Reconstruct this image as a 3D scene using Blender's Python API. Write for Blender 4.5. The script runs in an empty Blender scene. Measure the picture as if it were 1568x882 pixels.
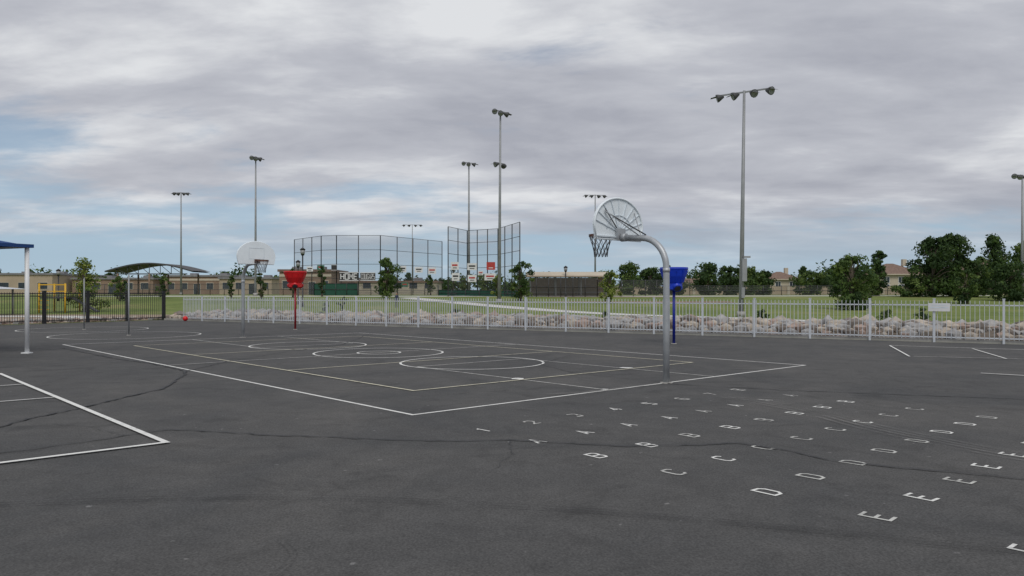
import bpy, bmesh, math, random
from mathutils import Vector, Matrix
R = random.Random(7)
scene = bpy.context.scene
scene.view_settings.view_transform = 'Standard'
try: scene.view_settings.look = 'None'
except Exception: pass
scene.view_settings.exposure = 0

# ------------------------------------------------------------------ materials
def nodes_of(m):
    m.use_nodes = True
    return m.node_tree.nodes, m.node_tree.links

def mat(name, col, rough=0.7, var=0.15, scale=4.0, metal=0.0, bump=0.0, detail=4, spec=0.5):
    m = bpy.data.materials.new(name)
    N, L = nodes_of(m)
    b = N['Principled BSDF']
    b.inputs['Roughness'].default_value = rough
    b.inputs['Metallic'].default_value = metal
    b.inputs['Specular IOR Level'].default_value = spec
    tc = N.new('ShaderNodeTexCoord')
    nz = N.new('ShaderNodeTexNoise'); nz.inputs['Scale'].default_value = scale; nz.inputs['Detail'].default_value = detail
    L.new(tc.outputs['Object'], nz.inputs['Vector'])
    rp = N.new('ShaderNodeValToRGB')
    rp.color_ramp.elements[0].position = 0.3; rp.color_ramp.elements[1].position = 0.7
    rp.color_ramp.elements[0].color = tuple(c*(1-var) for c in col)+(1,)
    rp.color_ramp.elements[1].color = tuple(min(1, c*(1+var)) for c in col)+(1,)
    L.new(nz.outputs['Fac'], rp.inputs['Fac']); L.new(rp.outputs['Color'], b.inputs['Base Color'])
    if bump:
        bp = N.new('ShaderNodeBump'); bp.inputs['Strength'].default_value = bump; bp.inputs['Distance'].default_value = 0.02
        L.new(nz.outputs['Fac'], bp.inputs['Height']); L.new(bp.outputs['Normal'], b.inputs['Normal'])
    return m

def see_through(name, col, opacity, noise=None):
    m = bpy.data.materials.new(name)
    N, L = nodes_of(m)
    b = N['Principled BSDF']; b.inputs['Base Color'].default_value = (*col, 1); b.inputs['Roughness'].default_value = 0.8
    t = N.new('ShaderNodeBsdfTransparent'); mx = N.new('ShaderNodeMixShader')
    mx.inputs[0].default_value = opacity
    if noise:
        tc = N.new('ShaderNodeTexCoord'); nz = N.new('ShaderNodeTexNoise')
        nz.inputs['Scale'].default_value = noise; nz.inputs['Detail'].default_value = 5
        L.new(tc.outputs['Object'], nz.inputs['Vector'])
        mr = N.new('ShaderNodeMapRange'); mr.inputs[1].default_value = .35; mr.inputs[2].default_value = .7
        mr.inputs[3].default_value = 0; mr.inputs[4].default_value = opacity
        L.new(nz.outputs['Fac'], mr.inputs[0]); L.new(mr.outputs[0], mx.inputs[0])
    L.new(t.outputs[0], mx.inputs[1]); L.new(b.outputs[0], mx.inputs[2])
    L.new(mx.outputs[0], N['Material Output'].inputs['Surface'])
    return m

def leaf_mat(name, col):
    m = mat(name, col, rough=0.75, var=0.35, scale=1.3, detail=3, spec=0.2)
    N, L = nodes_of(m)
    b = N['Principled BSDF']
    tr = N.new('ShaderNodeBsdfTranslucent'); tr.inputs['Color'].default_value = (col[0]*1.4, col[1]*1.5, col[2]*.8, 1)
    mx = N.new('ShaderNodeMixShader'); mx.inputs[0].default_value = 0.25
    L.new(b.outputs[0], mx.inputs[1]); L.new(tr.outputs[0], mx.inputs[2])
    L.new(mx.outputs[0], N['Material Output'].inputs['Surface'])
    return m

def asphalt_mat():
    m = bpy.data.materials.new('asphalt')
    N, L = nodes_of(m); b = N['Principled BSDF']
    b.inputs['Roughness'].default_value = 0.9; b.inputs['Specular IOR Level'].default_value = 0.25
    tc = N.new('ShaderNodeTexCoord')
    def noise(sc, det=4, rough=.5, dist=0):
        n = N.new('ShaderNodeTexNoise'); n.inputs['Scale'].default_value = sc; n.inputs['Detail'].default_value = det
        n.inputs['Roughness'].default_value = rough; n.inputs['Distortion'].default_value = dist
        L.new(tc.outputs['Object'], n.inputs['Vector']); return n
    big = noise(.3, 6, .62, 1.2); mid = noise(2.2, 6, .7, .4); fine = noise(60, 3, .7); spots = noise(9, 2, .4); stain = noise(.9, 3, .5, 2.0)
    r1 = N.new('ShaderNodeValToRGB'); r1.color_ramp.elements[0].position = .32; r1.color_ramp.elements[1].position = .72
    r1.color_ramp.elements[0].color = (.066, .067, .068, 1); r1.color_ramp.elements[1].color = (.102, .099, .095, 1)
    L.new(big.outputs['Fac'], r1.inputs['Fac'])
    def mul(a, fac_node, lo, hi, p0=.3, p1=.7):
        mr = N.new('ShaderNodeMapRange'); mr.inputs[1].default_value = p0; mr.inputs[2].default_value = p1
        mr.inputs[3].default_value = lo; mr.inputs[4].default_value = hi
        L.new(fac_node.outputs['Fac'], mr.inputs[0])
        v = N.new('ShaderNodeVectorMath'); v.operation = 'SCALE'
        L.new(a, v.inputs[0]); L.new(mr.outputs[0], v.inputs['Scale']); return v.outputs[0]
    c = mul(r1.outputs['Color'], mid, .86, 1.14)
    c = mul(c, stain, 1.0, .84, .58, .66)
    c = mul(c, fine, .58, 1.44)
    c = mul(c, spots, 1.0, 2.2, .74, .78)
    L.new(c, b.inputs['Base Color'])
    bp = N.new('ShaderNodeBump'); bp.inputs['Strength'].default_value = .5; bp.inputs['Distance'].default_value = .006
    L.new(fine.outputs['Fac'], bp.inputs['Height']); L.new(bp.outputs['Normal'], b.inputs['Normal'])
    return m

def paint_mat(name, col, wear=.5):
    m = bpy.data.materials.new(name)
    N, L = nodes_of(m); b = N['Principled BSDF']; b.inputs['Roughness'].default_value = .7
    tc = N.new('ShaderNodeTexCoord')
    n = N.new('ShaderNodeTexNoise'); n.inputs['Scale'].default_value = 5; n.inputs['Detail'].default_value = 8; n.inputs['Roughness'].default_value = .75
    L.new(tc.outputs['Object'], n.inputs['Vector'])
    r = N.new('ShaderNodeValToRGB'); r.color_ramp.elements[0].position = wear-.13; r.color_ramp.elements[1].position = wear+.05
    r.color_ramp.elements[0].color = (col[0]*.45, col[1]*.45, col[2]*.45, 1); r.color_ramp.elements[1].color = (*col, 1)
    L.new(n.outputs['Fac'], r.inputs['Fac']); L.new(r.outputs['Color'], b.inputs['Base Color'])
    return m

def grass_mat():
    m = bpy.data.materials.new('grass')
    N, L = nodes_of(m); b = N['Principled BSDF']; b.inputs['Roughness'].default_value = .9; b.inputs['Specular IOR Level'].default_value = .1
    tc = N.new('ShaderNodeTexCoord')
    n1 = N.new('ShaderNodeTexNoise'); n1.inputs['Scale'].default_value = .12; n1.inputs['Detail'].default_value = 6; n1.inputs['Roughness'].default_value = .65
    n2 = N.new('ShaderNodeTexNoise'); n2.inputs['Scale'].default_value = 2.5; n2.inputs['Detail'].default_value = 6; n2.inputs['Roughness'].default_value = .7
    for n in (n1, n2): L.new(tc.outputs['Object'], n.inputs['Vector'])
    r = N.new('ShaderNodeValToRGB'); e = r.color_ramp.elements
    e[0].position = .3; e[0].color = (.115, .155, .045, 1); e[1].position = .72; e[1].color = (.27, .255, .11, 1)
    k = e.new(.52); k.color = (.17, .215, .065, 1)
    L.new(n1.outputs['Fac'], r.inputs['Fac'])
    mr = N.new('ShaderNodeMapRange'); mr.inputs[1].default_value = .3; mr.inputs[2].default_value = .7; mr.inputs[3].default_value = .75; mr.inputs[4].default_value = 1.2
    L.new(n2.outputs['Fac'], mr.inputs[0])
    v = N.new('ShaderNodeVectorMath'); v.operation = 'SCALE'; L.new(r.outputs['Color'], v.inputs[0]); L.new(mr.outputs[0], v.inputs['Scale'])
    L.new(v.outputs[0], b.inputs['Base Color'])
    bp = N.new('ShaderNodeBump'); bp.inputs['Strength'].default_value = .6; bp.inputs['Distance'].default_value = .05
    L.new(n2.outputs['Fac'], bp.inputs['Height']); L.new(bp.outputs['Normal'], b.inputs['Normal'])
    return m

M = dict(
 asphalt=asphalt_mat(), grass=grass_mat(),
 white=paint_mat('white_line_paint', (.74, .74, .71), .42), yellow=paint_mat('cream_line_paint', (.66, .63, .48), .44),
 worn=paint_mat('worn_white_paint', (.56, .56, .53), .49),
 crack=mat('crack_tar', (.012, .012, .013), .6, .3, 20),
 tyre=see_through('tyre_mark', (.02, .02, .02), .38, 2.0), dust=see_through('dust_smear', (.26, .25, .235), .42, 2.6),
 galv=mat('galvanised_steel', (.42, .44, .46), .45, .12, 6, .35), galvd=mat('galvanised_pole', (.30, .31, .32), .6, .12, 1.5, .3),
 fencew=mat('pale_fence_paint', (.56, .59, .63), .5, .06, 3), black=mat('black_paint', (.015, .015, .017), .4, .2, 5),
 board=mat('backboard_white', (.80, .86, .90), .5, .04, 3), rib=mat('backboard_rib', (.62, .68, .73), .5, .1, 5),
 dark=mat('dark_steel', (.05, .052, .055), .5, .2, 5), rim=mat('rim_orange_rusty', (.14, .06, .035), .6, .3, 20, .2),
 chain=mat('chain', (.12, .12, .125), .5, .2, 20, .3), red=mat('red_plastic', (.62, .012, .015), .4, .08, 3),
 redp=mat('red_pole_paint', (.30, .012, .02), .45, .1, 3), blue=mat('blue_plastic', (.005, .04, .50), .4, .08, 3),
 bluep=mat('blue_pole_paint', (.006, .02, .26), .45, .1, 3), canopy=mat('blue_fabric', (.012, .055, .19), .8, .1, 2),
 whitep=mat('white_pole_paint', (.78, .79, .8), .4, .05, 3), conc=mat('concrete', (.58, .57, .54), .85, .12, .8, bump=.1),
 curb=mat('kerb_concrete', (.34, .33, .31), .9, .2, 1.5), dirt=mat('gravel_bed', (.13, .105, .08), .95, .35, 3, bump=.5),
 infield=mat('infield_dirt', (.25, .16, .11), .95, .15, 1), bark=mat('bark', (.10, .08, .06), .9, .3, 5),
 rockA=mat('rock_tan', (.40, .35, .29), .9, .3, 4, bump=.4), rockB=mat('rock_grey', (.33, .32, .31), .9, .3, 4, bump=.4), rockC=mat('rock_pink', (.33, .25, .21), .9, .3, 4, bump=.4),
 rockD=mat('rock_brown', (.17, .145, .125), .9, .3, 4, bump=.4),
 stucco=mat('tan_stucco', (.42, .34, .25), .9, .08, .6), stuccod=mat('brown_stucco', (.26, .18, .13), .9, .1, .6), cream=mat('cream_stucco', (.50, .44, .35), .9, .08, .6),
 roof=mat('brown_tile_roof', (.19, .125, .095), .85, .25, 3), roofg=mat('grey_roof', (.22, .22, .23), .8, .15, 2), glass=mat('window_glass', (.03, .04, .05), .15, .2, 1),
 green=mat('green_windscreen', (.012, .07, .045), .8, .15, 1), sign_w=mat('sign_white', (.7, .7, .7), .5, .06, 2), sign_d=mat('sign_black', (.03, .03, .03), .5, .1, 2),
 sign_r=mat('sign_red', (.45, .05, .04), .5, .1, 2), sign_g=mat('sign_green', (.04, .16, .10), .5, .1, 2), net=see_through('netting', (.09, .10, .11), .2),
 chainlink=see_through('chain_link_mesh', (.07, .075, .075), .5), linkthin=see_through('chain_link_thin', (.12, .125, .125), .25),
 yel=mat('yellow_plastic', (.65, .38, .02), .5, .1, 2), mulch=mat('playground_surface', (.32, .25, .18), .95, .2, 1),
 lens=mat('lamp_glass', (.30, .31, .32), .4, .05, 3), hood=mat('lamp_housing', (.06, .062, .065), .6, .1, 3),
 L1=leaf_mat('leaf_dark', (.036, .066, .024)), L2=leaf_mat('leaf_mid', (.07, .115, .034)), L3=leaf_mat('leaf_light', (.12, .17, .048)),
 L4=leaf_mat('leaf_yellow_green', (.21, .25, .06)), L5=leaf_mat('leaf_olive', (.10, .11, .045)),
 skin=mat('skin', (.42, .25, .18), .6, .05, 3), hair=mat('hair', (.03, .02, .015), .7, .2, 9),
)

# ------------------------------------------------------------------ mesh builder
class MB:
    def __init__(s): s.v=[]; s.f=[]; s.m=[]; s.mats=[]; s.sm=[]
    def mi(s, k):
        if k not in s.mats: s.mats.append(k)
        return s.mats.index(k)
    def face(s, pts, k, smooth=False):
        n=len(s.v); s.v += [tuple(p) for p in pts]; s.f.append(tuple(range(n, n+len(pts)))); s.m.append(s.mi(k)); s.sm.append(smooth)
    def box(s, c, size, k, ax=None):
        X,Y,Z = ax if ax else (Vector((1,0,0)),Vector((0,1,0)),Vector((0,0,1)))
        c=Vector(c); n=len(s.v)
        for a in (-.5,.5):
            for b in (-.5,.5):
                for d in (-.5,.5): s.v.append(tuple(c+X*a*size[0]+Y*b*size[1]+Z*d*size[2]))
        for q in ((0,1,3,2),(4,6,7,5),(0,4,5,1),(2,3,7,6),(0,2,6,4),(1,5,7,3)):
            s.f.append(tuple(n+i for i in q)); s.m.append(s.mi(k)); s.sm.append(False)
    def bar(s, a, b, w, h, k):
        a=Vector(a); b=Vector(b); X=(b-a); l=X.length; X=X/l
        up=Vector((0,0,1)) if abs(X.z)<.95 else Vector((0,1,0))
        Y=up.cross(X).normalized(); Z=X.cross(Y)
        s.box((a+b)/2,(l,w,h),k,(X,Y,Z))
    def tube(s, pts, rad, k, seg=8, cap=True, closed=False):
        pts=[Vector(p) for p in pts]; n=len(pts)
        if not isinstance(rad,(list,tuple)): rad=[rad]*n
        base=len(s.v); ref=None
        for i,p in enumerate(pts):
            if closed: t=pts[(i+1)%n]-pts[i-1]
            else: t=pts[min(i+1,n-1)]-pts[max(i-1,0)]
            t.normalize()
            if ref is None: ref=Vector((0,0,1)) if abs(t.z)<.9 else Vector((1,0,0))
            x=(ref-t*ref.dot(t)).normalized(); y=t.cross(x); ref=x
            for j in range(seg):
                a=2*math.pi*j/seg; s.v.append(tuple(p+(x*math.cos(a)+y*math.sin(a))*rad[i]))
        m=s.mi(k)
        for i in range(n if closed else n-1):
            i2=(i+1)%n
            for j in range(seg):
                j2=(j+1)%seg
                s.f.append((base+i*seg+j,base+i*seg+j2,base+i2*seg+j2,base+i2*seg+j)); s.m.append(m); s.sm.append(True)
        if cap and not closed:
            s.f.append(tuple(base+j for j in reversed(range(seg)))); s.m.append(m); s.sm.append(False)
            s.f.append(tuple(base+(n-1)*seg+j for j in range(seg))); s.m.append(m); s.sm.append(False)
    def strip(s, pts, w, k, z, closed=False, frame=None, ws=None):
        P=[Vector((p[0],p[1])) for p in pts]; n=len(P); L=[];Rr=[]
        for i in range(n):
            if closed: a=P[i-1]; b=P[(i+1)%n]
            else: a=P[max(i-1,0)]; b=P[min(i+1,n-1)]
            d1=(P[i]-a); d2=(b-P[i])
            if d1.length<1e-9: d1=d2
            if d2.length<1e-9: d2=d1
            d1=d1.normalized(); d2=d2.normalized(); t=(d1+d2)
            t = d1 if t.length<1e-6 else t.normalized()
            nn=Vector((-t.y,t.x)); c=max(.45, t.dot(d1)); hw=(ws[i] if ws else w)/2/c
            L.append(P[i]+nn*hw); Rr.append(P[i]-nn*hw)
        def T(q):
            if frame: O,U,V=frame; return O+U*q.x+V*q.y
            return (q.x,q.y,z)
        for i in range(n if closed else n-1):
            j=(i+1)%n
            s.face([T(Rr[i]),T(Rr[j]),T(L[j]),T(L[i])],k)
    def build(s, name, loc=None):
        me=bpy.data.meshes.new(name)
        vs=s.v
        if loc is not None:
            lx,ly,lz=loc; vs=[(a-lx,b-ly,c-lz) for a,b,c in vs]
        me.from_pydata(vs,[],s.f)
        for k in s.mats: me.materials.append(M[k])
        me.polygons.foreach_set('material_index', s.m); me.polygons.foreach_set('use_smooth', s.sm)
        me.update()
        o=bpy.data.objects.new(name,me); scene.collection.objects.link(o)
        if loc is not None: o.location=loc
        return o
def V3(*a): return Vector(a)

def sstep(t): t=max(0,min(1,t)); return t*t*(3-2*t)
def gz(y): return 1.25*sstep((y-55)/45)

# ------------------------------------------------------------------ ground
g=MB(); ys=[-400,-60,0,50]+[55+i*2.5 for i in range(19)]+[105,130,200,400,900,3000]
for a,b in zip(ys[:-1],ys[1:]): g.face([(-3000,a,gz(a)),(3000,a,gz(a)),(3000,b,gz(b)),(-3000,b,gz(b))],'grass')
g.build('grass_field')

FP=Vector((15.7,24)); FD=Vector((-.857,.515)).normalized(); FN=Vector((.515,.857)).normalized()   # fence line
def fl(s,d=0): q=FP+FD*s+FN*d; return q
a=MB()
c1=fl(-36); c2=fl(42.2)
a.face([(-34,-20,.004),(c1.x,-20,.004),(c1.x,c1.y,.004),(c2.x,c2.y,.004),(-34,23.5,.004)],'asphalt')
a.build('asphalt_ground')
k=MB(); p=fl(-36,.12); q=fl(42,.12); k.bar((p.x,p.y,.05),(q.x,q.y,.05),.16,.1,'curb'); k.build('kerb')

def path(name,pts,w,mk='conc',dz=.008):
    b=MB(); P=[]
    for (x0,y0),(x1,y1) in zip(pts[:-1],pts[1:]):
        n=max(1,int(math.hypot(x1-x0,y1-y0)/3))
        for i in range(n): P.append((x0+(x1-x0)*i/n,y0+(y1-y0)*i/n))
    P.append(pts[-1]); prev=None
    for i,(x,y) in enumerate(P):
        A=P[max(0,i-1)]; B=P[min(len(P)-1,i+1)]; t=Vector((B[0]-A[0],B[1]-A[1])).normalized(); n=Vector((-t.y,t.x))*w/2
        l=(x+n.x,y+n.y,gz(y+n.y)+dz); r=(x-n.x,y-n.y,gz(y-n.y)+dz)
        if prev: b.face([prev[1],r,l,prev[0]],mk)
        prev=(l,r)
    b.build(name)
path('concrete_path',[(34,15),(26,29),(22.6,35.0),(18,42),(13.3,50),(8,57),(2,66),(-6,78),(-12,88)],2.2)
path('concrete_path',[(-60,93),(-10,93),(20,93),(60,97)],3.2)
path('baseball_infield',[(4,84),(22,84)],14,'infield',.012)
pl=MB(); pl.face([(-20.9,46.2,.008),(-20,60,.008),(-70,60,.008),(-60,24,.008),(-34.4,24,.008)],'mulch'); pl.build('playground_ground')
path('concrete_path',[(-22.5,46.5),(-30,52),(-50,54)],2.6,'conc',.02)

# ------------------------------------------------------------------ painted markings
C0=Vector((-1.294,10.21)); U=Vector((-.67,.742)).normalized(); V=Vector((.742,.67)).normalized()
def C(u,v,o=C0): q=o+U*u+V*v; return (q.x,q.y)
zc=[.008]
def nz():
    zc[0]+=.0006; return zc[0]
mk=MB(); LN=18.6; WD=10.4; HV=5.4
mk.strip([C(0,0),C(LN,0),C(LN,WD),C(0,WD)],.055,'white',nz(),True)
for u0,sg in ((0,1),(LN,-1)):
    mk.strip([C(u0+sg*.03,HV-1.53),C(u0+sg*5.4,HV-1.53)],.045,'worn',nz()); mk.strip([C(u0+sg*.03,HV+1.53),C(u0+sg*5.4,HV+1.53)],.045,'worn',nz())
    mk.strip([C(u0+sg*5.4,HV-1.53),C(u0+sg*5.4,HV+1.53)],.045,'worn',nz())
def circ(u,v,r,w,k_,o=C0,n=72):
    c=C(u,v,o); mk.strip([(c[0]+r*math.cos(2*math.pi*i/n),c[1]+r*math.sin(2*math.pi*i/n)) for i in range(n)],w,k_,nz(),True)
circ(5.4,HV,1.62,.055,'white'); circ(13.2,HV,1.7,.055,'white'); circ(9.3,HV,1.68,.055,'white'); circ(9.3,HV,.56,.05,'white')
mk.strip([C(9.3,0),C(9.3,WD)],.045,'worn',nz())
mk.strip([C(2.03,1.43),C(16.5,1.43),C(16.5,9.1),C(2.03,9.1)],.05,'yellow',nz(),True)
mk.strip([C(6.5,1.43),C(6.5,9.1)],.045,'yellow',nz()); mk.strip([C(11.9,1.43),C(11.9,9.1)],.045,'yellow',nz())
for (u,v,r) in ((2.2,3.86,.14),(2.2,6.95,.14),(.05,3.84,.06)):
    c=C(u,v); z_=nz(); mk.face([(c[0]+r*R.uniform(.7,1.2)*math.cos(t*.628),c[1]+r*R.uniform(.7,1.2)*math.sin(t*.628),z_) for t in range(10)],'white')
for (x,y,r) in ((-14.3,29.1,2.55),(-18.4,33.7,2.5)):
    mk.strip([(x+r*math.cos(2*math.pi*i/64),y+r*math.sin(2*math.pi*i/64)) for i in range(64)],.05,'white',nz(),True)
O2=Vector((-3.655,8.28))
mk.strip([C(0,-9,O2),C(0,0,O2),C(9.5,0,O2),C(9.5,-9,O2)],.07,'white',nz())
mk.strip([C(4.83,-9,O2),C(4.83,-.04,O2)],.045,'white',nz()); mk.strip([C(7.1,-9,O2),C(7.1,-.04,O2)],.045,'white',nz())
mk.strip([(9.84,19.4),(11.28,23.4),(15.5,20.9)],.05,'white',nz()); mk.strip([(9.95,19.42),(14,18.1)],.04,'worn',nz()); mk.strip([(12.98,22.1),(11.8,18.7)],.045,'white',nz())
mk.strip([(9.2,15.38),(10.6,14.2)],.06,'white',nz()); mk.strip([(9.75,14.0),(10.9,13.3)],.06,'white',nz())
mk.build('court_line_markings')

GL={'1':[[(.15,.85),(.3,1),(.3,0)]],'2':[[(0,.8),(.12,1),(.48,1),(.6,.8),(.6,.6),(0,0),(.6,0)]],'3':[[(0,1),(.5,1),(.6,.85),(.6,.65),(.5,.5),(.6,.35),(.6,.15),(.5,0),(0,0)]],
'4':[[(.45,0),(.45,1),(0,.3),(.6,.3)]],'5':[[(.6,1),(0,1),(0,.55),(.5,.55),(.6,.42),(.6,.13),(.5,0),(0,0)]],'6':[[(.6,1),(.12,1),(0,.85),(0,0),(.6,0),(.6,.5),(.05,.5)]],
'7':[[(0,1),(.6,1),(.2,0)]],'8':[[(0,0),(0,1),(.6,1),(.6,0),(0,0)],[(.05,.5),(.55,.5)]],
'A':[[(0,0),(.3,1),(.6,0)],[(.13,.35),(.47,.35)]],'B':[[(0,0),(0,1),(.48,1),(.6,.85),(.6,.65),(.5,.5),(.6,.35),(.6,.15),(.48,0),(0,0)],[(.05,.5),(.48,.5)]],
'C':[[(.6,.82),(.48,1),(.12,1),(0,.82),(0,.18),(.12,0),(.48,0),(.6,.18)]],'D':[[(0,0),(0,1),(.42,1),(.6,.8),(.6,.2),(.42,0),(0,0)]],'E':[[(.6,1),(0,1),(0,0),(.6,0)],[(.05,.5),(.5,.5)]],
'F':[[(.6,1),(0,1),(0,0)],[(.05,.5),(.5,.5)]],'H':[[(0,0),(0,1)],[(.6,0),(.6,1)],[(.05,.5),(.55,.5)]],'O':[[(0,0),(0,1),(.6,1),(.6,0),(0,0)]],'M':[[(0,0),(0,1),(.3,.4),(.6,1),(.6,0)]],
'G':[[(.6,.8),(.6,1),(0,1),(0,0),(.6,0),(.6,.45),(.35,.45)]],'U':[[(0,1),(0,0),(.6,0),(.6,1)]],'R':[[(0,0),(0,1),(.6,1),(.6,.5),(0,.5),(.6,0)]],'S':[[(.6,1),(0,1),(0,.5),(.6,.5),(.6,0),(0,0)]]}
lt=MB(); A1=Vector((.25,8.38)); du=Vector((.592,-.703)); dv=Vector((.580,.537))
for r,ch in enumerate('0ABCDEF'):
    for c in range(8):
        cc = str(c+1) if r==0 else ch
        o=A1+du*(r-1)+dv*c+Vector((R.uniform(-.02,.02),R.uniform(-.02,.02)))
        an=R.uniform(-.08,.08); u2=Vector((U.x*math.cos(an)-U.y*math.sin(an),U.x*math.sin(an)+U.y*math.cos(an))); v2=Vector((u2.y,-u2.x))
        S=.205; kk='white' if R.random()<.6 else 'worn'
        for i,st in enumerate(GL[cc]):
            pts=[]
            for (x,y) in st:
                q=o+v2*(x-.3)*S*.95+u2*(y-.5)*S; pts.append((q.x,q.y))
            cl = pts[0]==pts[-1]
            if cl: pts=pts[:-1]
            lt.strip(pts,.027,kk,.009+.0008*i,cl)
lt.build('painted_letter_grid')

def wig(pts,amp,step):
    out=[]
    for (x0,y0),(x1,y1) in zip(pts[:-1],pts[1:]):
        l=math.hypot(x1-x0,y1-y0); n=max(1,int(l/step))
        for i in range(n):
            t=i/n; j=amp if (i>0) else 0
            out.append((x0+(x1-x0)*t+R.uniform(-j,j),y0+(y1-y0)*t+R.uniform(-j,j)))
    out.append(pts[-1]); return out
cr=MB()
cracks=[([(-6.9,8.9),(-6.06,9.27),(-6.1,9.85),(-5.94,10.7),(-5.89,11.7),(-5.77,12.97),(-6.31,15.1),(-6.6,15.87),(-8.1,17.6),(-9.47,18.8),(-13,22.6)],.05),
([(-6.6,15.87),(-6.56,17.9),(-6.2,20.5),(-5.2,24),(-5.5,31)],.032),
([(-5.9,7.6),(-5.08,7.77),(-4.83,8),(-4.55,8.35),(-4.32,8.73),(-3.97,9.1),(-3.3,8.93),(-2.65,8.73),(-1.89,8.61),(-1.3,8.46),(-.587,8.38),(-.03,8.46),(.52,8.28),(1.19,8.1),(1.735,8.14),(2.39,8.28),(2.75,7.93),(3.01,7.44),(3.39,7.19),(3.86,6.96),(4.36,6.67),(5.6,6.4)],.028),
([(2.72,13.7),(3.4,13.33),(4.44,12.8),(5.8,12.3),(7.65,11.7),(10,11.2)],.034),
([(-.03,8.46),(.02,7.7),(-.2,6.9)],.006),([(-4.3,8.7),(-5.0,9.3),(-5.9,9.6)],.008),([(2.6,14),(1.2,15.6),(.6,17.5),(1.5,20)],.018)]
for pts,w in cracks:
    P=wig(pts,.028,.10); cr.strip(P,w,'crack',.0165,ws=[w*R.uniform(.3,1.3) for _ in P])
cr.build('asphalt_cracks')
ty=MB()
def smooth(pts,n=8):
    out=[]; P=[pts[0]]+list(pts)+[pts[-1]]
    for i in range(1,len(P)-2):
        for j in range(n):
            t=j/n; o=[]
            for c in (0,1):
                p0,p1,p2,p3=P[i-1][c],P[i][c],P[i+1][c],P[i+2][c]
                o.append(.5*((2*p1)+(-p0+p2)*t+(2*p0-5*p1+4*p2-p3)*t*t+(-p0+3*p1-3*p2+p3)*t**3))
            out.append(tuple(o))
    out.append(pts[-1]); return out
arc=[(-6,5.4),(-3.81,5.84),(-1.94,6.06),(-.116,5.82),(1.42,5.41),(3.12,4.78),(5,4.0)]
for off,w,z in ((0,.05,.0175),(.075,.03,.0178),(-.06,.02,.0181)):
    ty.strip([(x,y+off) for x,y in smooth(arc)],w,'tyre',z)
for off in (0,.05): ty.strip([(x+off,y) for x,y in smooth([(-1.6,3.9),(-1.38,4.3),(-1.34,4.7),(-1.5,5.0)])],.015,'tyre',.0184+off*.01)
ty.build('tyre_marks')
ds=MB()
for off,w,z in ((0,.05,.0188),(.11,.03,.019),(-.13,.04,.0192),(.22,.025,.0194)):
    ds.strip([(x+off,y+off*.3) for x,y in smooth([(3.3,11.9),(3.9,10.6),(4.2,9.2),(4.7,7.9),(5.2,7.1)])],w,'dust',z)
ds.strip(smooth([(2.55,13.6),(1.9,13.1),(1.2,12.5),(.5,12.2)]),.14,'dust',.0196)
ds.build('scuff_marks')

# ------------------------------------------------------------------ white picket fence
f=MB(); s0=-36; s1=40.2
H=1.36; rails=(.17,1.20)
for z in rails:
    p=fl(s0); q=fl(s1); f.bar((p.x,p.y,z),(q.x,q.y,z),.03,.04,'fencew')
ax=(FD.to_3d(),FN.to_3d(),V3(0,0,1))
s=s0
while s<s1:
    p=fl(s,.0); f.box((p.x,p.y,.73),(.015,.03,1.22),'fencew',ax); s+=.13
s=.54-1.9*20
while s<s1+.2:
    if s>=s0:
        p=fl(s); f.box((p.x,p.y,H/2+.01),(.065,.065,H+.02),'fencew',ax); f.box((p.x,p.y,H+.035),(.08,.08,.03),'fencew',ax)
    s+=1.9
f.build('white_metal_fence')
nb=MB(); p=fl(2.3,-.06); nb.box((p.x,p.y,1.13),(.62,.02,.26),'sign_w',ax); nb.box((p.x,p.y,1.12),(.52,.026,.04),'rib',ax); nb.box((p.x,p.y,1.2),(.4,.026,.03),'rib',ax); nb.build('fence_notice_sign')

b=MB(); B0=Vector((-20.4,45.9)); BD=(Vector((-25.1,38.4))-B0).normalized(); BN=Vector((-BD.y,BD.x)); axb=(BD.to_3d(),BN.to_3d(),V3(0,0,1))
Lb=24
for z in (.15,1.42,1.55):
    p=B0; q=B0+BD*Lb; b.bar((p.x,p.y,z),(q.x,q.y,z),.04,.045,'black')
t=0
while t<Lb:
    p=B0+BD*t; b.box((p.x,p.y,.86),(.02,.02,1.5),'black',axb); t+=.12
t=0
while t<Lb+.1:
    p=B0+BD*t; b.box((p.x,p.y,.83),(.15,.15,1.66),'black',axb); b.box((p.x,p.y,1.68),(.18,.18,.04),'black',axb); t+=2.25
b.build('black_metal_fence')

# ------------------------------------------------------------------ rocks
bed=MB(); prof=[(.22,.03),(1.2,.18),(2.8,.32),(4.6,.30),(6.0,.15),(6.9,.01)]
for i in range(42):
    sA=-36+i*1.9; sB=sA+1.9
    for (d0,z0),(d1,z1) in zip(prof[:-1],prof[1:]):
        pts=[fl(sA,d0),fl(sB,d0),fl(sB,d1),fl(sA,d1)]; zz=[z0,z0,z1,z1]
        bed.face([(q.x,q.y,w) for q,w in zip(reversed(pts),reversed(zz))],'dirt')
bed.build('gravel_bed')
protos=[]
for i in range(8):
    bm=bmesh.new(); bmesh.ops.create_icosphere(bm,subdivisions=1,radius=1)
    for v in bm.verts: v.co*= R.uniform(.72,1.15)
    bm.verts.index_update(); protos.append(([v.co.copy() for v in bm.verts],[tuple(v.index for v in f_.verts) for f_ in bm.faces])); bm.free()
def hprof(d):
    for (d0,z0),(d1,z1) in zip(prof[:-1],prof[1:]):
        if d0<=d<=d1: return z0+(z1-z0)*(d-d0)/(d1-d0)
    return 0
rk=MB()
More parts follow.
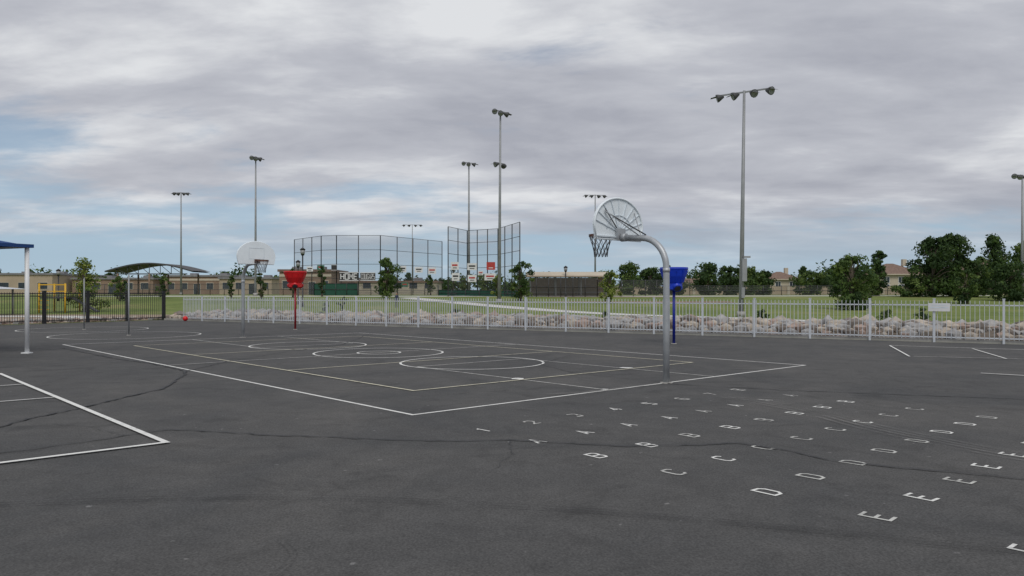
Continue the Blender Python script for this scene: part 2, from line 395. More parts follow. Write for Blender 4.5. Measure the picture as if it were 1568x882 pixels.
def rock(x,y,z,r,k_):
    vs,fs=R.choice(protos); n=len(rk.v); a_=R.random()*6.28; ca,sa=math.cos(a_),math.sin(a_); sx=r*R.uniform(.8,1.4); sy=r*R.uniform(.7,1.1); sz=r*R.uniform(.55,.95)
    for q in vs:
        X=q.x*sx; Y=q.y*sy; rk.v.append((x+X*ca-Y*sa,y+X*sa+Y*ca,z+q.z*sz))
    m=rk.mi(k_)
    for t in fs: rk.f.append(tuple(n+i for i in t)); rk.m.append(m); rk.sm.append(False)
for i in range(3600):
    s_=R.uniform(-30,42); d=R.uniform(.45,6.6)
    q=fl(s_,d); r=R.choice((.09,.12,.16,.19,.24,.32))*R.uniform(.8,1.25)
    if s_>30 and d>4: continue
    rock(q.x,q.y,hprof(d)+r*.25,r,R.choice(('rockA','rockA','rockB','rockB','rockC','rockD')))
for i in range(700):
    t=R.uniform(0,22); d=R.uniform(.4,3.5); q=B0+BD*t-BN*d*(1 if BN.x>0 else -1); r=R.uniform(.08,.22)
    rock(q.x,q.y,r*.3,r,R.choice(('rockA','rockB','rockC','rockD')))
rk.build('landscape_rocks')

# ------------------------------------------------------------------ basketball hoops
def hoop(x,y,dr,name):
    b=MB(); D=Vector((dr[0],dr[1],0)).normalized(); W=Vector((D.y,-D.x,0)); Z=V3(0,0,1); P=V3(x,y,0)
    def T(t,w,z): return P+D*t+W*w+Z*z
    pts=[T(0,0,0),T(0,0,1.0),T(0,0,1.98)]; rad=.56
    for i in range(1,11):
        an=i/10*math.pi/2*.96; pts.append(T(rad*(1-math.cos(an)),0,2.03+rad*math.sin(an)))
    pts.append(T(1.0,0,2.62))
    b.tube(pts,.057,'galv',16)
    b.tube([T(0,0,0),T(0,0,.02)],.11,'curb',16); b.tube([T(0,0,1.96),T(0,0,2.03)],.064,'galv',16)
    b.tube([T(.9,0,2.62),T(1.02,0,2.62)],.075,'galv',14)
    tb=1.1; zb=2.58; w=.69; h=.78
    out=[(-w*.93,0),(w*.93,0)]+[(w*1.0*math.cos(a_),.26+(h-.26)*math.sin(a_)) for a_ in [math.pi*i/22 for i in range(23)]]
    F=[T(tb+.02,o[0],zb+o[1]) for o in out]; Bk=[T(tb-.012,o[0],zb+o[1]) for o in out]
    b.face(F,'board'); b.face(list(reversed(Bk)),'board')
    for i in range(len(out)):
        j=(i+1)%len(out); b.face([F[i],Bk[i],Bk[j],F[j]],'board')
    b.tube([T(tb-.02,o[0]*.985,zb+h/2+(o[1]-h/2)*.985) for o in out],.02,'board',6,closed=True)
    for i in range(9):
        a_=math.pi*(i+.5)/9
        e=T(tb-.02,w*.96*math.cos(a_),zb+.26+(h-.3)*math.sin(a_)); c0=T(tb-.02,.10*math.cos(a_),zb+.16+.08*math.sin(a_))
        b.bar(c0,e,.018,.014,'rib')
    b.tube([T(tb-.022,w*.5*math.cos(math.pi*i/14),zb+.2+(h-.26)*.5*math.sin(math.pi*i/14)) for i in range(15)],.008,'rib',5)
    b.bar(T(tb-.03,-.62,zb+.05),T(tb-.03,.62,zb+.05),.04,.025,'rib')
    fr=tb+.024
    for (w0,z0,w1,z1) in ((-.27,.18,.27,.18),(-.27,.55,.27,.55),(-.27,.2,-.27,.53),(.27,.2,.27,.53)):
        b.bar(T(fr,w0,zb+z0),T(fr,w1,zb+z1),.004,.012,'rib')
    b.box(T(tb-.06,0,zb+.1),(.05,.22,.22),'galv',(D,W,Z))
    for sgn in (-1,1):
        b.tube([T(.55,0,2.60),T(tb-.04,sgn*.42,zb+.52)],.011,'galv',6)
    b.tube([T(.45,0,2.64),T(tb-.04,-.40,zb+.5)],.012,'dark',6); b.tube([T(tb-.05,-.42,zb+.55),T(tb-.05,-.1,zb+.22)],.010,'dark',6)
    rc=tb+.43; rz=2.70; rr=.225
    b.box(T(tb+.06,0,rz-.02),(.08,.16,.12),'rim',(D,W,Z))
    b.bar(T(tb+.08,0,rz-.01),T(rc-rr,0,rz),.1,.02,'rim')
    ring=lambda r_,z_,n=28,o=0:[T(rc+r_*math.cos(2*math.pi*(i+o)/n),r_*math.sin(2*math.pi*(i+o)/n),z_) for i in range(n)]
    b.tube(ring(rr,rz),.011,'rim',8,closed=True); b.tube(ring(rr,rz-.03),.008,'rim',6,closed=True)
    lev=[(rr,rz-.01),(.195,rz-.11),(.16,rz-.21),(.135,rz-.31),(.125,rz-.42)]; n=12
    for li in range(4):
        r0,z0=lev[li]; r1,z1=lev[li+1]
        for i in range(n):
            for sg in (-.5,.5):
                o=.5*(li%2); a0=2*math.pi*(i+o)/n; a1=2*math.pi*(i+o+sg)/n
                b.tube([T(rc+r0*math.cos(a0),r0*math.sin(a0),z0),T(rc+r1*math.cos(a1),r1*math.sin(a1),z1)],.0055,'chain',4,False)
    return b.build(name,(x,y,0))
hoop(2.72,13.81,(-.67,.742),'basketball_hoop')
hoop(-9.55,27.83,(.67,-.742),'basketball_hoop')

# ------------------------------------------------------------------ funnel ball goals
def funnel(x,y,kp,kb,top,wid):
    b=MB(); n=32; r=wid/2
    b.tube([(x,y,0),(x,y,top-.55)],.045,kp,12); b.tube([(x,y,0),(x,y,.03)],.09,'curb',12)
    prof=[(r,top),(r*1.02,top-.05),(r*.97,top-.1),(r*.86,top-.28),(r*.66,top-.46),(r*.6,top-.5),(r*.58,top-.68),(r*.3,top-.72)]
    inner=[(r*.95,top),(r*.8,top-.28),(r*.5,top-.5),(.05,top-.56)]
    def rev(pr,flip):
        rings=[[ (x+q*math.cos(2*math.pi*i/n),y+q*math.sin(2*math.pi*i/n),z) for i in range(n)] for q,z in pr]
        for A,Bb in zip(rings[:-1],rings[1:]):
            for i in range(n):
                j=(i+1)%n; q=[A[i],A[j],Bb[j],Bb[i]]
                if not flip: q.reverse()
                b.face(q,kb,True)
    rev(prof,False); rev([(r,top)]+inner,True)
    for i in range(3):
        a_=2.1*i-1.35; dx,dy=math.cos(a_),math.sin(a_)
        b.tube([(x+dx*r*.2,y+dy*r*.2,top-.5),(x+dx*r*.62,y+dy*r*.62,top-.66)],.13,kb,14)
        b.tube([(x+dx*r*.625,y+dy*r*.625,top-.662),(x+dx*r*.64,y+dy*r*.64,top-.668)],.10,'dark',14)
    for i in range(12):
        a_=2*math.pi*i/12; b.bar((x+r*1.0*math.cos(a_),y+r*1.0*math.sin(a_),top-.1),(x+r*.68*math.cos(a_),y+r*.68*math.sin(a_),top-.46),.02,.02,kb)
    b.build('funnel_ball_goal',(x,y,0))
funnel(-9.32,33.7,'redp','red',2.52,.96)
funnel(5.02,24.3,'bluep','blue',2.38,.86)

for x,y,h in ((-14.23,29.1,2.25),(-18.4,33.7,2.2)):
    b=MB(); b.tube([(x,y,0),(x,y,h)],.028,'galvd',10); b.tube([(x,y,0),(x,y,.03)],.08,'curb',12); b.tube([(x-.03,y,h-.05),(x,y,h+.05),(x+.03,y,h-.05)],.01,'galv',6); b.build('tetherball_pole',(x,y,0))
bm=bmesh.new(); bmesh.ops.create_uvsphere(bm,u_segments=24,v_segments=14,radius=.14)
for f_ in bm.faces: f_.smooth=True
me=bpy.data.meshes.new('red_ball'); bm.to_mesh(me); bm.free(); me.materials.append(M['red']); o=bpy.data.objects.new('red_ball',me); o.location=(-18.3,43.9,.145); scene.collection.objects.link(o)

# ------------------------------------------------------------------ shade canopy (left edge)
b=MB(); px,py=-12.75,20.6
posts=[(px,py),(px-2.5,py-5.2),(px-7.7,py-2.7),(px-5.2,py+2.5)]
for x,y in posts:
    b.tube([(x,y,0),(x,y,2.8)],.055,'whitep',14); b.box((x,y,.015),(.2,.2,.03),'whitep')
Zp=2.82; ap=V3(sum(p[0] for p in posts)/4,sum(p[1] for p in posts)/4,4.1)
cs=[V3(ap.x+(p[0]-ap.x)*1.03,ap.y+(p[1]-ap.y)*1.03,Zp) for p in posts]
for i in range(4):
    A=cs[i]; Bq=cs[(i+1)%4]
    for u in range(6):
        a0=A.lerp(Bq,u/6); a1=A.lerp(Bq,(u+1)/6)
        for w in range(4):
            def S_(e,t):
                q=e.lerp(ap,t); q.z-=.18*math.sin(math.pi*t); return q
            q=[S_(a0,w/4),S_(a1,w/4),S_(a1,(w+1)/4),S_(a0,(w+1)/4)]
            if w==3: q=q[:3]
            b.face(q,'canopy',True)
    b.bar(A,Bq,.05,.06,'whitep')
    oA=A+(A-ap).normalized()*.04; oB=Bq+(Bq-ap).normalized()*.04
    b.face([oA+V3(0,0,.06),oA-V3(0,0,.03),oB-V3(0,0,.03),oB+V3(0,0,.06)],'canopy')
b.build('shade_canopy',(px,py,0))
b=MB(); cx,cy=-40,54
for dx in (-4,4):
    for dy in (-2.5,2.5): b.tube([(cx+dx,cy+dy,0),(cx+dx,cy+dy,1.9)],.07,'galvd',8)
for i in range(4):
    c=[(-4.8,-3.2),(4.8,-3.2),(4.8,3.2),(-4.8,3.2)]; A=c[i]; Bq=c[(i+1)%4]; b.face([(cx+A[0],cy+A[1],1.85),(cx+Bq[0],cy+Bq[1],1.85),(cx,cy,2.4)],'fencew')
b.build('park_shelter')
b=MB(); cx,cy=-35.2,61
for dx in (-1,1):
    for dy in (-1,1): b.tube([(cx+dx,cy+dy,0),(cx+dx,cy+dy,2.3)],.07,'yel',8)
b.box((cx,cy,1.2),(2.1,2.1,.1),'dark'); b.bar((cx-1,cy-1,2.2),(cx+1,cy-1,2.2),.08,.08,'yel'); b.bar((cx-1,cy-1,1.7),(cx+1,cy-1,1.7),.06,.06,'yel'); b.bar((cx+1,cy,1.2),(cx+3,cy,.1),.5,.08,'dark')
for i in range(5): b.bar((cx-1,cy-1.1,.3+i*.35),(cx-.2,cy-1.1,.3+i*.35),.05,.05,'yel')
b.build('playground_climber')

# ------------------------------------------------------------------ sports light poles
def light(x,y,h,n,arm,ang,r=.17,low=None,lean=0,box=False,sg0=1):
    b=MB(); z0=gz(y); top=z0+h; T=V3(lean*h,0,0)
    b.tube([(x,y,z0),(x+T.x*.5,y,z0+h*.5),(x+T.x,y,top)],[r,r*.75,r*.5],'galvd',12)
    b.tube([(x,y,z0),(x,y,z0+.35)],r*1.7,'curb',12)
    def head(z,sg=1,nn=n,aa=arm):
        D=V3(math.cos(ang),math.sin(ang),0); F=V3(D.y,-D.x,0)*sg; c=V3(x+T.x*(z-z0)/h,y,z)
        b.bar(c-D*aa/2,c+D*aa/2,.09,.09,'galvd')
        for i in range(nn):
            tt=(i/(nn-1))-.5
            q=c+D*aa*tt+V3(0,0,-.12)
            b.bar(q+V3(0,0,.16),q+V3(0,0,-.02),.06,.06,'galvd')
            dn=(F*.55+D*(1.3 if tt>0 else -1.3)*(.4+abs(tt))+V3(0,0,-.4)).normalized(); sd_=dn.cross(V3(0,0,1)).normalized()
            b.tube([q-dn*.2,q-dn*.05,q+dn*.16,q+dn*.28],[.09,.16,.26,.28],'hood',12,True)
            b.tube([q+dn*.281,q+dn*.29],[.24,.24],'lens',12)
            b.face([q+dn*.28+sd_*.27+V3(0,0,.12),q+dn*.28-sd_*.27+V3(0,0,.12),q+dn*.7-sd_*.2+V3(0,0,.14),q+dn*.7+sd_*.2+V3(0,0,.14)],'hood')
    head(top-.1,sg0)
    if low: head(low,-sg0,2,arm*.6)
    if box:
        b.box((x+.13,y-.28,z0+3.1),(.30,.22,1.5),'galvd'); b.box((x+.3,y-.28,z0+3.95),(.45,.16,.12),'galvd'); b.box((x+.05,y-.26,z0+1.6),(.2,.18,.7),'galvd')
    b.build('sports_light_pole',(x,y,z0))
light(15.2,52,15.0,4,3.2,math.radians(-35),.17,lean=.014,box=True)
light(-1.25,77,18.9,3,1.5,math.radians(50),.17,low=14.3,lean=.006)
light(-5.5,100,17.0,3,1.3,math.radians(35),.17)
light(-31.1,95,16.9,3,1.0,math.radians(60),.16,lean=.002)
light(-54.9,130,17.0,4,1.9,math.radians(10),.17,sg0=-1)
light(13.8,130,16.6,4,2.9,math.radians(8),.17,sg0=-1)
light(-22.9,180,16.0,4,3.6,math.radians(5),.15,sg0=-1)
light(52.1,80,12.9,4,2.9,math.radians(30),.16)

for x,y,h in ((-18.7,70,5.3),(-20.2,74,4.2),(-46.3,80,3.3),(6.3,92,3.6)):
    b=MB(); z0=gz(y)
    b.tube([(x,y,z0),(x,y,z0+.4),(x,y,z0+.45),(x,y,z0+h-.7)],[.13,.12,.07,.06],'black',10)
    b.tube([(x,y,z0+h-.72),(x,y,z0+h-.66),(x,y,z0+h-.2),(x,y,z0+h-.18),(x,y,z0+h)],[.1,.15,.22,.28,.03],'black',8)
    b.tube([(x,y,z0+h-.6),(x,y,z0+h-.25)],[.17,.225],'lens',8)
    b.build('park_lamp',(x,y,z0))

# ------------------------------------------------------------------ backstops
def backstop(pts,top,nbays,levels,name='baseball_backstop'):
    b=MB()
    for (A,Bq,nb) in zip(pts[:-1],pts[1:],nbays):
        zA=gz(A[1]); zB=gz(Bq[1])
        b.face([(A[0],A[1],zA),(Bq[0],Bq[1],zB),(Bq[0],Bq[1],top),(A[0],A[1],top)],'net')
        for i in range(nb+1):
            t=i/nb; x=A[0]+(Bq[0]-A[0])*t; y=A[1]+(Bq[1]-A[1])*t
            b.tube([(x,y+.02,gz(y)),(x,y+.02,top)],.06,'dark',6)
        for l in range(levels+1):
            z=gz(A[1])+.3+(top-gz(A[1])-.3)*l/levels
            b.tube([(A[0],A[1]+.02,z),(Bq[0],Bq[1]+.02,z)],.03,'dark',5)
    b.build(name)
backstop([(-30,108),(-24.6,101),(-22.4,100),(-16.8,100),(-10,112)],8.9,[3,1,2,4],4)
backstop([(-7.5,92),(-5.6,98),(-1.7,95),(.86,86)],9.35,[2,3,3],5)

def sgn(px_,py_,w,h,Y,k_,txt=None):
    b=MB(); x=(px_)*Y; z=1.6+py_*Y
    b.box((x,Y,z),(w,.05,h),k_)
    if k_!='sign_d': b.box((x,Y-.03,z+h*.1),(w*.7,.02,h*.22),'sign_d' if R.random()<.6 else 'sign_r'); b.box((x,Y-.03,z-h*.25),(w*.5,.02,h*.1),'sign_d' if k_=='sign_w' else 'sign_w')
    else:
        b.box((x,Y-.03,z+h*.47),(w,.02,h*.07),'sign_w'); b.box((x,Y-.03,z-h*.47),(w,.02,h*.07),'sign_w')
    if txt:
        S=h*.62; adv=min(S*.85,w*.92/len(txt)); wsc=adv/(S*.85); x0=x-adv*(len(txt)-1)/2-S*.3*wsc
        for i,c in enumerate(txt):
            for j,st in enumerate(GL[c]):
                st2=[(p[0]*S*wsc,p[1]*S) for p in st]; cl=st2[0]==st2[-1]
                if cl: st2=st2[:-1]
                b.strip(st2,S*.16*wsc,'sign_w',0,cl,(V3(x0+i*adv,Y-.045-.003*j,z-S/2),V3(1,0,0),V3(0,0,1)))
    b.build('field_banner_sign')
sgn(-.208,.0205,2.4,1.1,98.5,'sign_d','HOME'); sgn(-.184,.0205,1.9,1.0,98.5,'sign_d','COUGARS')
for r_,e_,w,h,k_ in ((-.139,.030,.8,.8,'sign_w'),(-.119,.029,1.0,.7,'sign_w'),(-.102,.028,1.0,.8,'sign_w'),(-.137,.010,.8,.6,'sign_g'),(-.227,.032,.7,.7,'sign_d'),(-.244,.032,.9,.6,'sign_g'),(-.258,.030,.8,.6,'sign_w')):
    sgn(r_,e_,w,h,99.2,k_)
for r_,e_,w,h,k_ in ((-.073,.034,.9,.9,'sign_w'),(-.072,.020,.9,.9,'sign_w'),(-.051,.033,1.1,.8,'sign_w'),(-.051,.018,1.0,.8,'sign_w'),(-.027,.034,1.0,.9,'sign_r'),(-.028,.020,1.3,.8,'sign_w'),(-.040,.025,.6,.5,'sign_w')):
    sgn(r_,e_,w,h,91.2,k_)
def link(A,Bq,h,n,kk='chainlink',name='chain_link_fence',post='dark'):
    b=MB(); z=gz(A[1]); z2=gz(Bq[1])
    b.face([(A[0],A[1],z),(Bq[0],Bq[1],z2),(Bq[0],Bq[1],z2+h),(A[0],A[1],z+h)],kk)
    for i in range(n+1):
        t=i/n; x=A[0]+(Bq[0]-A[0])*t; y=A[1]+(Bq[1]-A[1])*t; b.tube([(x,y-.04,gz(y)),(x,y-.04,gz(y)+h+.05)],.04,post,6)
    for q in (h,h*.5): b.tube([(A[0],A[1]-.04,z+q),(Bq[0],Bq[1]-.04,z2+q)],.03,post,5)
    b.build(name)
link((1.4,90),(9.8,90),2.3,6); link((9.8,90),(22,97),1.9,8,'linkthin'); link((-19.4,98.5),(-25,99),1.5,4,'green','green_windscreen_fence'); link((22,97),(60,102),1.2,16,'linkthin')
link((-25,99),(-60,112),1.5,16,'linkthin'); link((-9,96),(-19.3,98),1.2,6,'linkthin'); link((-9,96),(1.2,91),.7,6,'green','green_windscreen_fence')
b=MB(); x0,x1=2.2,11.2; Y=93
for x in (x0,5.2,8.2,x1):
    for yy in (Y,Y+3): b.tube([(x,yy,gz(Y)),(x,yy,3.7)],.07,'galvd',8)
b.box(((x0+x1)/2,Y+3.1,2.3),(x1-x0,.2,2.2),'stuccod')
n=10
for i in range(n):
    t0=i/n;t1=(i+1)/n; zz=lambda t:3.55+.55*math.sin(math.pi*t)
    y0=Y-.9+4.6*t0; y1=Y-.9+4.6*t1
    b.face([(x0-.5,y0,zz(t0)),(x1+.5,y0,zz(t0)),(x1+.5,y1,zz(t1)),(x0-.5,y1,zz(t1))],'cream',True)
b.box(((x0+x1)/2,Y-.9,3.5),(x1-x0+1,.08,.16),'stucco'); b.box(((x0+x1)/2,Y+2.2,1.65),(x1-x0-.6,.4,.08),'galvd'); b.build('baseball_dugout')

# ------------------------------------------------------------------ buildings
def building(x0,x1,Y,D,ztop,k_,name,nwin=5,roofk='roofg',parapet=.35,band=None):
    b=MB(); z0=gz(Y)-.05
    b.box(((x0+x1)/2,Y+D/2,(z0+ztop)/2),(x1-x0,D,ztop-z0),k_)
    b.box(((x0+x1)/2,Y+D/2,ztop+parapet/2),(x1-x0+.5,D+.5,parapet),roofk)
    w=(x1-x0)/nwin
    for i in range(nwin):
        cx=x0+w*(i+.5); door=(i%4==2); hh=2.1 if door else 1.2; zc_=z0+(1.05 if door else 1.7)
        b.box((cx,Y-.01,zc_),(min(w*.5,2.2)+.2,.06,hh+.2),'cream'); b.box((cx,Y-.03,zc_),(min(w*.5,2.2),.06,hh),'glass')
        b.box((cx,Y-.05,zc_),(.08,.06,hh),'dark')
    if band: b.box(((x0+x1)/2,Y-.04,ztop-.6),(x1-x0,.1,.4),band)
    for i in range(max(2,nwin//2)):
        cx=x0+(x1-x0)*(i+.3)/max(2,nwin//2); b.box((cx,Y+D*.5,ztop+parapet+.3),(1.4,1.4,.6),'roofg')
    b.build(name)
building(-125,-88,150,25,5.0,'stucco','school_building',10)
building(-87,-71,155,20,4.2,'stuccod','school_building',5)
building(-70,-57,158,20,4.8,'stuccod','school_building',5,band='cream')
building(-56,-46,150,18,4.2,'stucco','school_building',4)
building(-38,-29.5,128,12,5.0,'stuccod','clubhouse_building',4,'roof',.4,'cream')
building(-29,-13,135,10,3.3,'cream','clubhouse_building',6,'roof')
b=MB(); Y=130; xa,xb=-67.6,-53; n=16
z=lambda t:5.0+1.35*math.sin(math.pi*t)
for i in range(n):
    t0=i/n;t1=(i+1)/n; X0=xa+(xb-xa)*t0; X1=xa+(xb-xa)*t1
    for dz in (0,.22):
        b.face([(X0,Y,z(t0)+dz),(X1,Y,z(t1)+dz),(X1,Y+8,z(t1)+dz),(X0,Y+8,z(t0)+dz)],'hood')
    b.face([(X0,Y,z(t0)),(X1,Y,z(t1)),(X1,Y,z(t1)+.22),(X0,Y,z(t0)+.22)],'hood')
b.tube([(xa+1,Y+.3,4.7),(xb-1,Y+.3,4.7)],.09,'dark',6)
for i in range(1,8):
    t=i/8; X=xa+(xb-xa)*t; b.tube([(X,Y+.3,4.7),(X,Y+.3,z(t))],.06,'dark',5)
    if i<7: b.tube([(X,Y+.3,z(t)),(X+(xb-xa)/8,Y+.3,4.7)],.05,'dark',5)
for t in (.14,.5,.86):
    for yy in (Y+.3,Y+7.5): X=xa+(xb-xa)*t; b.tube([(X,yy,1.2),(X,yy,4.75)],.16,'stuccod',8)
b.build('arched_canopy_shelter')

def house(x0,x1,Y,D,eave,ridge,k_,roofk='roof'):
    b=MB(); z0=gz(Y)-.05; yc=Y+D/2
    b.box(((x0+x1)/2,yc,(z0+eave)/2),(x1-x0,D,eave-z0),k_)
    o=.6; A=[(x0-o,Y-o,eave),(x1+o,Y-o,eave),(x1+o,Y+D+o,eave),(x0-o,Y+D+o,eave)]
    hp=min((x1-x0),D)*.42
    r0=(x0+hp,yc,ridge); r1=(x1-hp,yc,ridge)
    b.face([A[0],A[1],r1,r0],roofk); b.face([A[1],A[2],r1],roofk); b.face([A[2],A[3],r0,r1],roofk); b.face([A[3],A[0],r0],roofk); b.face(list(reversed(A)),'cream')
    b.box(((x0+x1)/2,Y-o,eave-.1),(x1-x0+2*o,.06,.22),'cream')
    nw=max(2,int((x1-x0)/2.6)); st=[eave-1.2]+([z0+1.5] if eave-z0>4 else [])
    for zz in st:
        for i in range(nw):
            cx=x0+(x1-x0)*(i+.5)/nw; b.box((cx,Y-.01,zz),(1.3,.06,1.3),'sign_w'); b.box((cx,Y-.03,zz),(1.1,.06,1.1),'glass'); b.box((cx,Y-.05,zz),(.06,.06,1.1),'sign_w')
    b.box((x1-1.5,yc,ridge+.2),(.8,.8,1.4),k_)
    b.build('stucco_house')
house(75,84,160,10,5.4,7.7,'cream'); house(59.5,66,180,9,4.7,6.5,'cream'); house(93,104,158,11,6.0,8.4,'stucco'); house(112,124,165,11,5.2,7.4,'cream'); house(40,48,190,9,3.9,5.2,'stucco')
b=MB(); b.box((70,135,1.9),(110,.2,1.5),'stucco')
for i in range(28): b.box((15+i*4.07,134.9,1.95),(.45,.42,1.7),'cream')
b.build('boundary_wall')

# ------------------------------------------------------------------ trees
def leafball(b,c,rx,rz,n,ls,ks):
    for _ in range(n):
        d=V3(R.gauss(0,1),R.gauss(0,1),R.gauss(0,1))
        if d.length<.1: continue
        d.normalize(); rr=R.uniform(.4,1.1)
        p=c+V3(d.x*rx*rr,d.y*rx*rr,d.z*rz*rr)
        nrm=(d*.8+V3(R.uniform(-1,1),R.uniform(-1,1),R.uniform(-.6,1))).normalized()
        t=nrm.cross(V3(R.uniform(-1,1),R.uniform(-1,1),R.uniform(-1,1))).normalized(); u=nrm.cross(t)
        l=ls*R.uniform(.5,1.4); w=l*R.uniform(.45,.8)
        b.face([p-t*l*.5,p-u*w*.5+t*l*.1,p+t*l*.6,p+u*w*.5],R.choice(ks))
def tree(x,y,top,w,ks,name='broadleaf_tree',cb=.25,ncl=26,nl=110,ls=.2,shape='round',big=1.0):
    b=MB(); z0=gz(y); H=top-z0; r=w/2; cz0=z0+H*cb
    lean=V3(R.uniform(-.03,.03)*H,0,0)
    b.tube([(x,y,z0-.05),(x+lean.x*.3,y,z0+H*.15),(x+lean.x*.7,y,z0+H*.5),(x+lean.x,y,z0+H*.88)],[H*.028+.03,H*.022+.02,H*.012+.015,.015],'bark',7)
    for i in range(ncl):
        t=(i+.5)/ncl; t=t+R.uniform(-.5,.5)/ncl*2; t=max(0.02,min(.98,t))
        if shape=='cone': env=(1-t)**.7*.95+.08
        elif shape=='column': env=.8*math.sin(math.pi*(t*.85+.12))**.5
        else: env=math.sin(math.pi*(t*.80+.14))**.65
        a_=R.uniform(0,6.283); q=r*env*R.uniform(.15,.92)
        cr_=r*R.uniform(.18,.40)*big*(1.0 if t<.8 else .75)
        c=V3(x+lean.x*t+q*math.cos(a_),y+q*math.sin(a_),cz0+(top-cz0)*t*.96-(0 if t<.9 else cr_*.3))
        st=V3(x+lean.x*t*.6,y,z0+H*(cb*.8+.55*t*(1-cb)))
        b.tube([st,st.lerp(c,.5)+V3(0,0,.04*H),c],[.012*H+.01,.008*H,.004*H],'bark',5,False)
        kk=R.choice(ks)
        leafball(b,c,cr_,cr_*R.uniform(.6,.95),int(nl*R.uniform(.6,1.2)),ls,[kk,kk,kk,R.choice(ks)])
    b.build(name,(x,y,z0))
D_=('L1','L1','L2'); G_=('L1','L2','L2','L3'); Y_=('L3','L4','L4','L2'); O_=('L5','L2','L1'); G2=('L2','L2','L3','L1')
tree(-33.8,62,4.4,3.7,Y_,cb=.08,nl=60,ncl=34,ls=.2,shape='cone',big=1.0)
tree(-13.6,85,5.5,3.4,G2,cb=.1,nl=120,ncl=30,ls=.22)
tree(.9,80,4.9,2.9,G2,cb=.1,nl=100,ncl=28)
tree(-1.4,78,3.5,1.7,Y_,cb=.2,ncl=18,nl=60,ls=.16)
tree(9.5,76,3.8,2.6,Y_,cb=.1,ncl=26,nl=80,ls=.18)
for x,y,t,w,k_ in ((-27.2,85,3.8,1.5,O_),(-30.8,86,3.6,1.3,G2),(-37.8,85,4.0,1.9,G2),(-40,80,3.4,1.9,G2),(-42.3,84,3.3,1.8,Y_),(-24.6,88,4.4,1.2,G_),(-22.3,92,4.8,1.5,D_),(-10.4,100,4.0,1.6,G_),(-8.2,110,5.8,1.8,O_),(-47,86,3.2,1.6,G2),(-3.5,100,4,1.5,Y_)):
    tree(x,y,t,w,k_,cb=.12,ncl=16,nl=60,ls=.18,shape='column')
tree(-12.1,56,1.4,.9,G_,'sapling_tree',cb=.05,ncl=12,nl=50,ls=.1)
tree(28.3,65,4.9,3.9,G2,cb=.04,ncl=42,nl=120,ls=.22,big=1.15)
tree(30.4,68,4.3,2.6,G_,cb=.05,ncl=24,nl=100,ls=.22,big=1.1)
tree(44.4,95,6.9,3.0,D_,cb=.03,ncl=30,nl=110,ls=.28,shape='column',big=1.2)
tree(48.3,90,8.2,5.4,D_,cb=.04,ncl=48,nl=150,ls=.32,big=1.15)
tree(51.6,92,8.7,5.4,D_,cb=.04,ncl=46,nl=150,ls=.32,big=1.15)
tree(68,110,10.1,5.6,D_,cb=.05,ncl=36,nl=130,ls=.36,shape='cone',big=1.25)
tree(43.6,75,3.9,2.9,G2,cb=.05,ncl=26,nl=90,ls=.22,big=1.1)
tree(53.4,90,5.8,4.0,G_,cb=.03,ncl=30,nl=120,ls=.28,big=1.15)
tree(56.6,85,7.4,6.2,G_,cb=.04,ncl=46,nl=150,ls=.3,big=1.15)
tree(51.0,80,4.8,4.4,D_,cb=.03,ncl=30,nl=120,ls=.26,big=1.15)
tree(41.2,92,3.5,3.6,G_,cb=.03,ncl=24,nl=110,ls=.26,big=1.2)
tree(45.4,90,3.4,3.4,G_,cb=.03,ncl=22,nl=100,ls=.26,big=1.2)
tree(46,68,3.4,2.0,Y_,cb=.1,ncl=20,nl=70,ls=.18)
tree(62,88,6.8,5.4,O_,cb=.05,ncl=26,nl=120,ls=.3,big=1.15); tree(60,70,4.5,3.5,G_,cb=.1,ncl=22,nl=100,ls=.22)
for x,y,t,w,k_ in ((45.8,120,5.0,5.4,G_),(49.8,118,4.8,4.6,D_),(27.6,110,5.9,5.0,D_),(31.2,112,5.6,4.8,D_),(34.8,115,5.3,4.4,G_),(37.6,117,4.9,3.8,D_),(17.9,120,6.3,4.6,G_),(21.4,121,5.6,4.8,D_),(25.0,119,4.8,4.2,O_),(13.5,122,5.0,4,G_),(64,118,6.2,5,G_),(73,120,6,5.5,D_),(53.5,126,5.2,4.5,G_)):
    tree(x,y,t,w,k_,cb=.02,ncl=30,nl=110,ls=.34,big=1.25)
for x,y,t in ((88,170,9.5),(100,175,11),(54,185,6.3),(-25,190,6.6),(-70,190,7),(-95,185,6.5),(-118,180,7),(72,172,8.6),(66,178,7.8)):
    tree(x,y,t,4,D_,'conifer_tree',cb=.05,ncl=22,nl=80,ls=.45,shape='cone',big=1.2)
for s_,d,h in ((9.2,5.5,.75),(17,6.4,.6),(3.2,7.2,.9),(4.6,7.0,.8),(25.5,6,.6),(34.5,5.5,.9)):
    q=fl(s_,d); tree(q.x,q.y,h+.15,.9,G_,'shrub',cb=.02,ncl=12,nl=45,ls=.09)
b=MB(); x=-260
while x<260:
    y=R.uniform(205,235); h=R.uniform(2.2,5.0)*(1.3 if x<-60 else (1.4 if x>30 else 1)); c=V3(x,y,gz(y)+h*.5)
    kk=R.choice((['L1','L2'],['L2','L5'],['L1','L1'],['L2','L3']))
    for j in range(3):
        leafball(b,c+V3(R.uniform(-2,2),R.uniform(-1,1),R.uniform(-.2,.4)*h),R.uniform(1.6,3.0),h*R.uniform(.35,.6),70,.9,kk)
    x+=R.uniform(1.4,2.8)
b.build('distant_tree_line')

